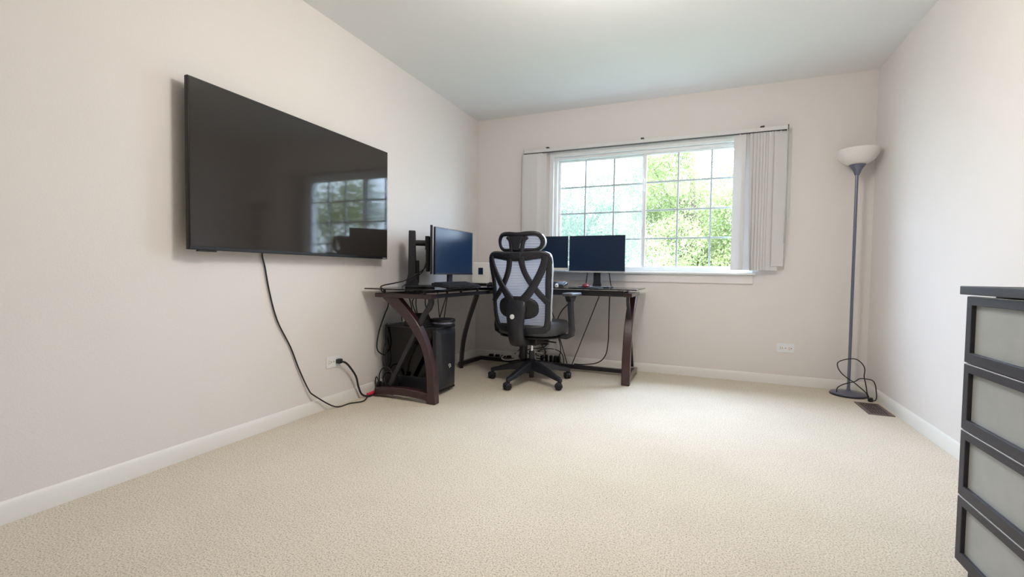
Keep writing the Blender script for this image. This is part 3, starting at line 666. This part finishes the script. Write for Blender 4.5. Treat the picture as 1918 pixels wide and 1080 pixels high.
# star base
for k in range(5):
    a = R(-29.5+6+72*k); ca, sa = math.cos(a), math.sin(a)
    mb = MB(); vs = []
    st_ = [(.015, .175, .115, .040), (.08, .170, .100, .036), (.18, .142, .092, .030), (.28, .108, .074, .024), (.325, .098, .066, .020), (.344, .090, .062, .016)]
    for r_, zt, zb, hw in st_:
        for (o_, z) in ((-hw, zb), (-hw*.8, zt-.006), (-hw*.4, zt), (hw*.4, zt), (hw*.8, zt-.006), (hw, zb)):
            vs.append((r_*ca-o_*sa, r_*sa+o_*ca, z))
    n = 6; fs = [(i*n+j, i*n+(j+1) % n, (i+1)*n+(j+1) % n, (i+1)*n+j) for i in range(len(st_)-1) for j in range(n)]+[tuple(range(n))[::-1], tuple((len(st_)-1)*n+j for j in range(n))]
    leg = cp(mb.add(vs, fs), 'leg', 'black2', smooth=True, bevel=.004)
    cx, cy = .330*ca, .330*sa
    cs = cp(MB().cyl((cx, cy, .052), (cx, cy, .078), .014, 14), 'caster', 'black', leg, smooth=True)
    b2 = R([20, -35, 30, 80, 60][k]); tx, ty = math.cos(b2), math.sin(b2)
    # local x = roll direction, local y = axle
    mt = Matrix(((tx, -ty, 0, cx), (ty, tx, 0, cy), (0, 0, 1, 0), (0, 0, 0, 1)))
    for sy in (-1, 1):
        m2_ = mt @ Matrix.Translation((-.008, sy*.015, .0275)) @ Matrix.Rotation(R(90), 4, 'X')
        cs.users_collection
        mb.v; cp(MB().lathe([(.006, -.009), (.022, -.009), (.0272, -.005), (.0272, .005), (.022, .009), (.006, .009)], n=22, mtx=m2_), 'wheel', 'black', leg, smooth=True)
    hood = [( -.008+.031*math.cos(t), .0275+.031*math.sin(t)) for t in np.linspace(R(-15), R(195), 12)]
    cs2 = MB().prism(hood, -.007, .007, 'xz', mt)
    cs2.prism([( -.008+.029*math.cos(t), .0275+.029*math.sin(t)) for t in np.linspace(R(25), R(155), 8)], -.026, .026, 'xz', mt)
    cp(cs2, 'wheel_hood', 'black2', leg, bevel=.002)
cp(MB().lathe([(.018, .035), (.020, .04), (.021, .11), (.045, .112), (.048, .165), (.034, .180), (.024, .19), (.022, .25), (.019, .252), (0, .252)], n=28), 'hub', 'black2', smooth=True)
cp(MB().cyl((0, 0, .25), (0, 0, .33), .012, 20), 'gas_lift', 'chrome', smooth=True)
cp(MB().box(-.10, .10, -.13, .12, .315, .375), 'tilt_mechanism', 'black', bevel=.01)
cp(MB().cyl((-.085, .02, .175), (-.085, .02, .32), .034, 20).cyl((-.085, .02, .160), (-.085, .02, .18), .026, 20), 'tension_knob', 'black', bevel=.004)
cp(MB().cyl((.08, .02, .34), (.20, .03, .33), .006, 10), 'lever', 'black', smooth=True)
# seat
def slab(hw, y0, y1, z0, z1, ex=3.2, n=40, rows=None, crown=.012):
    mb = MB(); vs = []; rows = [(.86, z0), (.97, z0+.012), (1, (z0+z1)/2), (.985, z1-.02), (.94, z1-.006), (.80, z1), (.5, z1+crown*.6), (.2, z1+crown)]
    cy = (y0+y1)/2; hl = (y1-y0)/2
    for s_, z in rows:
        for k in range(n):
            a = 2*PI*k/n; c, d = math.cos(a), math.sin(a)
            vs.append((hw*s_*math.copysign(abs(c)**(2/ex), c), cy+hl*s_*math.copysign(abs(d)**(2/ex), d), z))
    fs = [(i*n+k, i*n+(k+1) % n, (i+1)*n+(k+1) % n, (i+1)*n+k) for i in range(len(rows)-1) for k in range(n)]+[tuple(range(n))[::-1], tuple((len(rows)-1)*n+k for k in range(n))]
    return mb.add(vs, fs)
cp(slab(.262, -.215, .285, .392, .500), 'seat_cushion', 'leather', smooth=True, angle=80)
cp(slab(.25, -.20, .27, .370, .396, crown=0), 'seat_pan', 'black', smooth=True, angle=60)
# backrest frame
loop = [(0,.998,.074),(.10,1.004,.066),(.20,1.014,.058),(.240,.995,.050),(.247,.93,.042),(.231,.80,.038),(.229,.66,.038),(.223,.53,.042),(.20,.458,.052),(.12,.436,.058),(0,.433,.058)]
full = loop+[(-x, z, w_) for x, z, w_ in loop[1:-1]][::-1]
bf = cp(MB().ribbon(full, .030, yb, closed=True, sub=5), 'back_frame', 'black2', smooth=True, angle=80)
cp(MB().ribbon([(.23,1.034,.004),(.2585,1.012,.005),(.2665,.93,.005),(.2575,.80,.005),(.2505,.66,.005),(.242,.53,.005),(.215,.438,.004)], .026, lambda x, z: yb(x, z)+.006, sub=5), 'rim_strip', 'silver', bf, smooth=True)  # thin silver strip on the right rim only
# mesh
def meshgrid(zs, hw, yf, off_=0):
    mb = MB(); n = 14; vs = []
    for z in zs:
        for i in range(n+1):
            x = hw(z)*(2*i/n-1); vs.append((x, yf(x, z)+off_, z))
    return mb.add(vs, [(j*(n+1)+i, j*(n+1)+i+1, (j+1)*(n+1)+i+1, (j+1)*(n+1)+i) for j in range(len(zs)-1) for i in range(n)])
hwf = lambda z: float(np.interp(z, [.43, .47, .53, .66, .80, .93, 1.0, 1.02], [.14, .20, .222, .232, .238, .246, .235, .20]))
cp(meshgrid(np.linspace(.43, 1.015, 24), hwf, yb, .008), 'back_mesh', 'chairmesh', smooth=True)
for s_ in (-1, 1):
    # V arm from the top corner down to the spine
    cp(MB().ribbon([(s_*x, z, w_) for x, z, w_ in [(.230,1.0,.05),(.212,.93,.052),(.172,.845,.054),(.124,.765,.058),(.076,.70,.066),(.038,.65,.085),(.022,.60,.09)]], .026, lambda x, z: yb(x, z)-.018, sub=6), 'back_strut', 'black2', smooth=True, angle=80)
    # X arm from the top centre outwards to the side frame
    cp(MB().ribbon([(s_*x, z, w_) for x, z, w_ in [(.050,1.0,.055),(.054,.94,.048),(.076,.87,.046),(.115,.80,.046),(.163,.735,.046),(.203,.69,.044),(.232,.655,.042)]], .022, lambda x, z: yb(x, z)-.012, sub=6), 'back_strut', 'black2', smooth=True, angle=80)
# lumbar pad
lp_ = MB(); vs = []; n = 32
for s_, o_ in ((.9, .0), (1, -.006), (1, -.018), (.93, -.026), (.6, -.030)):
    for k in range(n):
        a = 2*PI*k/n; c, d = math.cos(a), math.sin(a)
        x = .166*s_*math.copysign(abs(c)**.75, c); z = .615+.088*s_*math.copysign(abs(d)**.75, d); vs.append((x, yb(x, z)+o_-.0, z))
lp_.add(vs, [(i*n+k, i*n+(k+1) % n, (i+1)*n+(k+1) % n, (i+1)*n+k) for i in range(4) for k in range(n)]+[tuple(range(n))[::-1], tuple(4*n+k for k in range(n))])
cp(lp_, 'lumbar_pad', 'black', smooth=True, angle=60)
# spine
sp = MB(); vs = []; n = 16
sp_rows = [(.690, .050, -.262, .012), (.655, .080, -.268, .022), (.60, .083, -.278, .030), (.53, .072, -.285, .036), (.45, .064, -.280, .040), (.38, .064, -.262, .044), (.34, .060, -.24, .050), (.322, .052, -.22, .045)]
for z, hw, yc, hd in sp_rows:
    for k in range(n):
        a = 2*PI*k/n; c, d = math.cos(a), math.sin(a)
        vs.append((hw*math.copysign(abs(c)**.6, c), yc+hd*math.copysign(abs(d)**.8, d), z))
sp.add(vs, [(i*n+k, i*n+(k+1) % n, (i+1)*n+(k+1) % n, (i+1)*n+k) for i in range(len(sp_rows)-1) for k in range(n)]+[tuple(range(n))[::-1], tuple((len(sp_rows)-1)*n+k for k in range(n))])
spo = cp(sp, 'spine', 'black2', smooth=True, angle=60)
cp(MB().cyl((-.012, -.322, .55), (-.012, -.306, .55), .0185, 24), 'knob', 'vinyl', spo, bevel=.003)
cp(MB().box(-.05, .05, -.25, -.08, .325, .372), 'spine_bracket', 'black', bevel=.006)
# headrest
yh = lambda x, z: -.252-.15*(z-1.04)+1.5*x*x
hl = [(0,1.162,.040),(.09,1.171,.036),(.152,1.166,.034),(.183,1.128,.036),(.176,1.080,.030),(.140,1.054,.028),(.07,1.048,.028),(0,1.048,.030)]
hfull = hl+[(-x, z, w_) for x, z, w_ in hl[1:-1]][::-1]
hf = cp(MB().ribbon(hfull, .026, yh, closed=True, sub=6), 'headrest_frame', 'black2', smooth=True, angle=80)
hwh = lambda z: float(np.interp(z, [1.05, 1.07, 1.10, 1.15, 1.165], [.14, .165, .176, .165, .14]))
cp(meshgrid(np.linspace(1.052, 1.163, 8), hwh, yh, .004), 'headrest_mesh', 'chairmesh', smooth=True)
cp(MB().ribbon([(.18,1.166,.003),(.1995,1.13,.004),(.194,1.082,.004),(.16,1.046,.003)], .024, lambda x, z: yh(x, z)+.004, sub=5), 'rim_strip', 'silver', hf, smooth=True)  # silver strip on the right side of the headrest only
for s_ in (-1, 1):
    cp(MB().ribbon([(s_*x, z, w_) for x, z, w_ in [(.085,1.145,.030),(.062,1.125,.030),(.050,1.09,.030),(.046,1.04,.032),(.048,.985,.034)]], .024, lambda x, z: -.292+.2*abs(x), sub=5), 'headrest_arm', 'black2', smooth=True, angle=80)
cp(MB().prism([(-.06,1.15),(.06,1.15),(.030,1.09),(.022,1.045),(-.022,1.045),(-.030,1.09)], -.300, -.283, 'xz').box(-.05, .05, -.318, -.28, .985, 1.03), 'headrest_bracket', 'black2', bevel=.005)
# armrests
for s_ in (-1, 1):
    ar = cp(MB().strip([(s_*.20, .372), (s_*.300, .368), (s_*.345, .392), (s_*.352, .44), (s_*.338, .60), (s_*.334, .70)], [(s_*.20, .398), (s_*.295, .400), (s_*.312, .415), (s_*.316, .45), (s_*.305, .60), (s_*.302, .70)], -.01, .05, 'xz'), 'armrest', 'black2', bevel=.006)
    pd = MB().prism(rrect(.09, .235, .03, 5, cx=s_*.325, cy=.03), .706, .730, 'xy')
    cp(pd, 'arm_pad', 'leather', ar, bevel=.007)
    cp(MB().prism([(-.05, .706), (.10, .706), (.055, .66), (-.015, .66)], s_*.318-.022, s_*.318+.022, 'yz'), 'arm_sleeve', 'black', ar, bevel=.004)

# ---------------------------------------------------------------- floor lamp
LX, LY = 1.035, 4.075
la = thing('floor_lamp', (LX, LY, 0), 'grey torchiere floor lamp with frosted white bowl in the right corner', 'lamp')
MB().lathe([(.118, 0), (.118, .008), (.114, .012), (0, .012)], n=48).build('base_rim', 'black', la, smooth=True)
MB().lathe([(.114, .012), (.112, .018), (.08, .026), (.03, .031), (.014, .036), (.012, .05), (0, .05)], n=48).build('base', 'lampmetal', la, smooth=True)
MB().cyl((0, 0, .045), (0, 0, 1.64), .0100, 20).build('pole', 'lampmetal', la, smooth=True)
for z in (.45, .85, 1.25): MB().cyl((0, 0, z), (0, 0, z+.006), .0108, 20).build('pole_joint', 'lampmetal', la)
MB().lathe([(.014, 1.630), (.018, 1.640), (.028, 1.668), (.050, 1.700), (.054, 1.704), (0, 1.704)], n=36).build('socket_cup', 'lampmetal', la, smooth=True)
MB().lathe([(.046, 1.704), (.075, 1.716), (.105, 1.740), (.125, 1.772), (.134, 1.803), (.137, 1.812), (.133, 1.812), (.121, 1.775), (.101, 1.745), (.072, 1.722), (.0, 1.712)], n=48).build('lamp_shade', 'shade', la, smooth=True, angle=60)
cord('lamp_cord', [(.950,4.02,.026),(.949,4.005,.059),(.971,3.99,.087),(1.007,3.975,.109),(1.044,3.970,.125),(1.074,3.965,.150),(1.110,3.960,.152),(1.145,3.955,.145),(1.160,3.950,.115),(1.163,3.940,.077),(1.164,3.93,.034),(1.155,3.925,.011),(1.130,3.92,.008)], .0036, 'cable', '', par=la)
cord('lamp_cord', [(1.118,3.93,.020),(1.105,3.931,.055),(1.063,3.931,.096),(1.024,3.932,.129),(.991,3.933,.151),(.952,3.933,.187),(.929,3.934,.231),(.935,3.935,.266),(.992,3.935,.291),(1.039,3.936,.292),(1.077,3.937,.261),(1.092,3.937,.223),(1.090,3.938,.171),(1.101,3.939,.121),(1.112,3.939,.054),(1.128,3.930,.012)], .0036, 'cable', '', par=la)
off(MB().box(1.112, 1.140, 3.905, 3.935, 0, .030), la).build('plug', 'cable', la, bevel=.006)

# ---------------------------------------------------------------- floor register
rg = thing('floor_register', (1.084, 3.705, 0), 'brown metal floor vent in the carpet beside the right wall', 'vent')
W_, L_ = .140, .300
MB().strip([(-W_/2,-L_/2),(W_/2,-L_/2),(W_/2,L_/2),(-W_/2,L_/2)], [(-W_/2+.018,-L_/2+.018),(W_/2-.018,-L_/2+.018),(W_/2-.018,L_/2-.018),(-W_/2+.018,L_/2-.018)], .0, .006, 'xy', closed=True).build('frame', 'register', rg, bevel=.0015)
MB().box(-W_/2+.016, W_/2-.016, -L_/2+.016, L_/2-.016, .0, .0012).build('duct', 'dark', rg)
for k in range(3):
    y0 = -L_/2+.018+k*.088; sl = None
    for j in range(7):
        x = -W_/2+.024+j*.0153
        if j == 0 and k == 0: sl = MB().box(-.004, .004, -.040, .040, 0, .0034).build('louvre', 'register', rg); base_sl = sl
        else: sl = base_sl.copy(); COL.objects.link(sl); sl.parent = rg
        sl.location = (x, y0+.044, .0012); sl.rotation_euler = (0, R(18), 0)
for y in (-.044, .044): MB().box(-W_/2+.018, W_/2-.018, y-.003, y+.003, .001, .0055).build('crossbar', 'register', rg)

# ---------------------------------------------------------------- dresser
dr_ = thing('dresser', (.95, 1.33, 0), 'dark brown dresser with four frosted panel drawers at the right edge', 'dresser')
DX, DY1, DY0 = .722, 1.745, .90
def drp(mb, name, m, par=dr_, **k): off(mb, dr_); return mb.build(name, m, par, **k)
drp(MB().box(DX-.010, 1.165, DY0-.01, DY1+.018, .833, .858), 'top', 'dresser', bevel=.002)
drp(MB().box(DX+.05, 1.16, DY0, DY1-.03, .805, .833).box(DX+.024, 1.16, DY1-.018, DY1, .055, .826).box(DX+.024, 1.16, DY0, DY0+.018, .055, .826).box(1.145, 1.16, DY0, DY1, .055, .826).box(DX+.03, 1.16, DY0+.018, DY1-.018, .055, .07), 'carcass', 'dresser', bevel=.001)
for (x, y) in ((DX+.045, DY1-.035), (1.13, DY1-.035), (DX+.045, DY0+.035), (1.13, DY0+.035)):
    drp(MB().box(x-.02, x+.02, y-.02, y+.02, 0, .056), 'leg', 'dresser', bevel=.002)
zt = .827; ph = .1925
for k in range(4):
    z1 = zt-k*(ph+.0045); z0 = z1-ph
    f = drp(MB().strip([(DY0, z0), (DY1, z0), (DY1, z1), (DY0, z1)], [(DY0+.027, z0+.030), (DY1-.027, z0+.030), (DY1-.027, z1-.024), (DY0+.027, z1-.024)], DX, DX+.020, 'yz', closed=True), 'drawer', 'dresser', bevel=.0015)
    drp(MB().box(DX+.011, DX+.014, DY0+.025, DY1-.025, z0+.028, z1-.022), 'drawer_panel', 'frost', f)
    drp(MB().box(DX+.001, DX+.019, DY0+.001, DY1-.001, z1, z1+.0016), 'pale_edge', 'vane', f)
    drp(MB().box(DX+.020, DX+.40, DY0+.03, DY1-.03, z0+.01, z1-.02), 'drawer_box', 'dress_in', f)

# ---------------------------------------------------------------- mount added for the fill light above the frame
cl = thing("fill_light_mount", (-.35, 1.80, H), 'round white ceiling mount added for the unseen fill light, out of view', 'lamp')
MB().lathe([(.09, 0), (.09, -.02), (.07, -.035), (0, -.035)], n=32).build('canopy', 'vinyl', cl, smooth=True)
MB().cyl((0, 0, -.03), (0, 0, -.12), .012, 12).build("stem", 'silver', cl)
# ================================================================== outside
GND = -2.8
o = MB().box(-30, 30, D+.3, 45, GND-.1, GND).build('lawn', 'lawn'); tag(o, 'green lawn far below the window', 'lawn', kind='structure')
rng = np.random.default_rng(3)
def leaves(name, centers, radii, n, size, m, parent, flat=1.0):
    c = np.array(centers); r = np.array(radii); wts = (r**2)/np.sum(r**2)
    idx = rng.choice(len(c), n, p=wts)
    d = rng.normal(size=(n, 3)); d /= np.linalg.norm(d, axis=1)[:, None]
    p = c[idx]+d*(r[idx]*rng.uniform(.35, 1.0, n)**.5)[:, None]*np.array([1, 1, flat])
    p = p[(p[:, 2] > -1.2) | (rng.uniform(size=n) < .15)]; n = len(p)
    a = rng.normal(size=(n, 3)); a /= np.linalg.norm(a, axis=1)[:, None]
    b = np.cross(a, rng.normal(size=(n, 3))); b /= np.linalg.norm(b, axis=1)[:, None]
    s = (size*rng.uniform(.6, 1.3, n))[:, None]
    v = np.stack([p-a*s, p-b*s*.45, p+a*s, p+b*s*.45], 1).reshape(-1, 3)
    me = bpy.data.meshes.new(name); me.vertices.add(4*n); me.vertices.foreach_set('co', v.ravel())
    me.loops.add(4*n); me.loops.foreach_set('vertex_index', np.arange(4*n)); me.polygons.add(n)
    me.polygons.foreach_set('loop_start', np.arange(0, 4*n, 4)); me.polygons.foreach_set('loop_total', np.full(n, 4)); me.update(); me.validate()
    me.materials.append(K[m]); o = bpy.data.objects.new(name, me); COL.objects.link(o); o.parent = parent; return tag(o, kind='stuff')
def tree(x, y, h, rad, zc, n, m, label, size=.055, nclump=26):
    t = thing('tree', (x, y, GND), label, 'tree', 0, 'trees beyond the window')
    zc -= GND; h -= GND
    tk = MB(); tk.cyl((0, 0, 0), (.1, 0, zc), .16, 10, .09).cyl((.1, 0, zc-.1), (0, .1, h*.9), .09, 8, .03); tk.build('trunk', 'bark', t, smooth=True)
    cs = []; rs = []
    for k in range(nclump):
        d = Vector((rng.normal(), rng.normal(), rng.normal())).normalized(); q = rad*rng.uniform(.35, .95)
        c = (d.x*q, d.y*q, zc+d.z*q*(h-zc)/rad); cs.append(c); rs.append(rad*rng.uniform(.22, .38))
        MB().cyl((.1, 0, zc-.3), c, .03, 5, .01).build('branch', 'bark', t)
    leaves('foliage', cs, rs, n, size, m, t); return t
def conifer(x, y, h, rad, n, m, label):
    t = thing('tree', (x, y, GND), label, 'tree', 0, 'trees beyond the window')
    h -= GND; MB().cyl((0, 0, 0), (0, 0, h), .14, 8, .02).build('trunk', 'bark', t, smooth=True)
    cs = []; rs = []
    z = .8
    while z < h-.1:
        f = 1-z/h
        for k in range(7):
            a = rng.uniform(0, 2*PI)
            for q in (.3, .6, .9): cs.append((rad*f*q*math.cos(a), rad*f*q*math.sin(a), z-.25*q*f)); rs.append(.10+.22*f)
        z += .33
    leaves('foliage', cs, rs, n, .05, m, t, flat=.5); return t
tree(-.3, 11.8, 4.9, 2.5, 1.8, 105000, 'leaf1', 'yellow green tree filling the right panes', size=.034, nclump=34)
tree(-4.7, 17.0, 5.2, 2.7, 1.8, 80000, 'leaf2', 'pale green tree seen through the left panes', size=.055, nclump=34)
tree(3.4, 17.2, 4.9, 2.3, 1.3, 26000, 'leaf1', 'yellow green tree just left of the drawn blinds, farther off')
tree(-10.5, 14.5, 3.4, 2.4, .9, 9000, 'leaf2', 'green tree hidden left of the window')
conifer(-1.3, 23.0, 5.6, 2.6, 34000, 'leaf3', 'blue green conifer behind the gap between the nearer trees')
conifer(11.5, 18.5, 7.0, 2.6, 9000, 'leaf3', 'blue green conifer far to the right')
tree(7.6, 12.0, 4.5, 2.3, 1.6, 16000, 'leaf1', 'yellow green tree far to the right of the window')
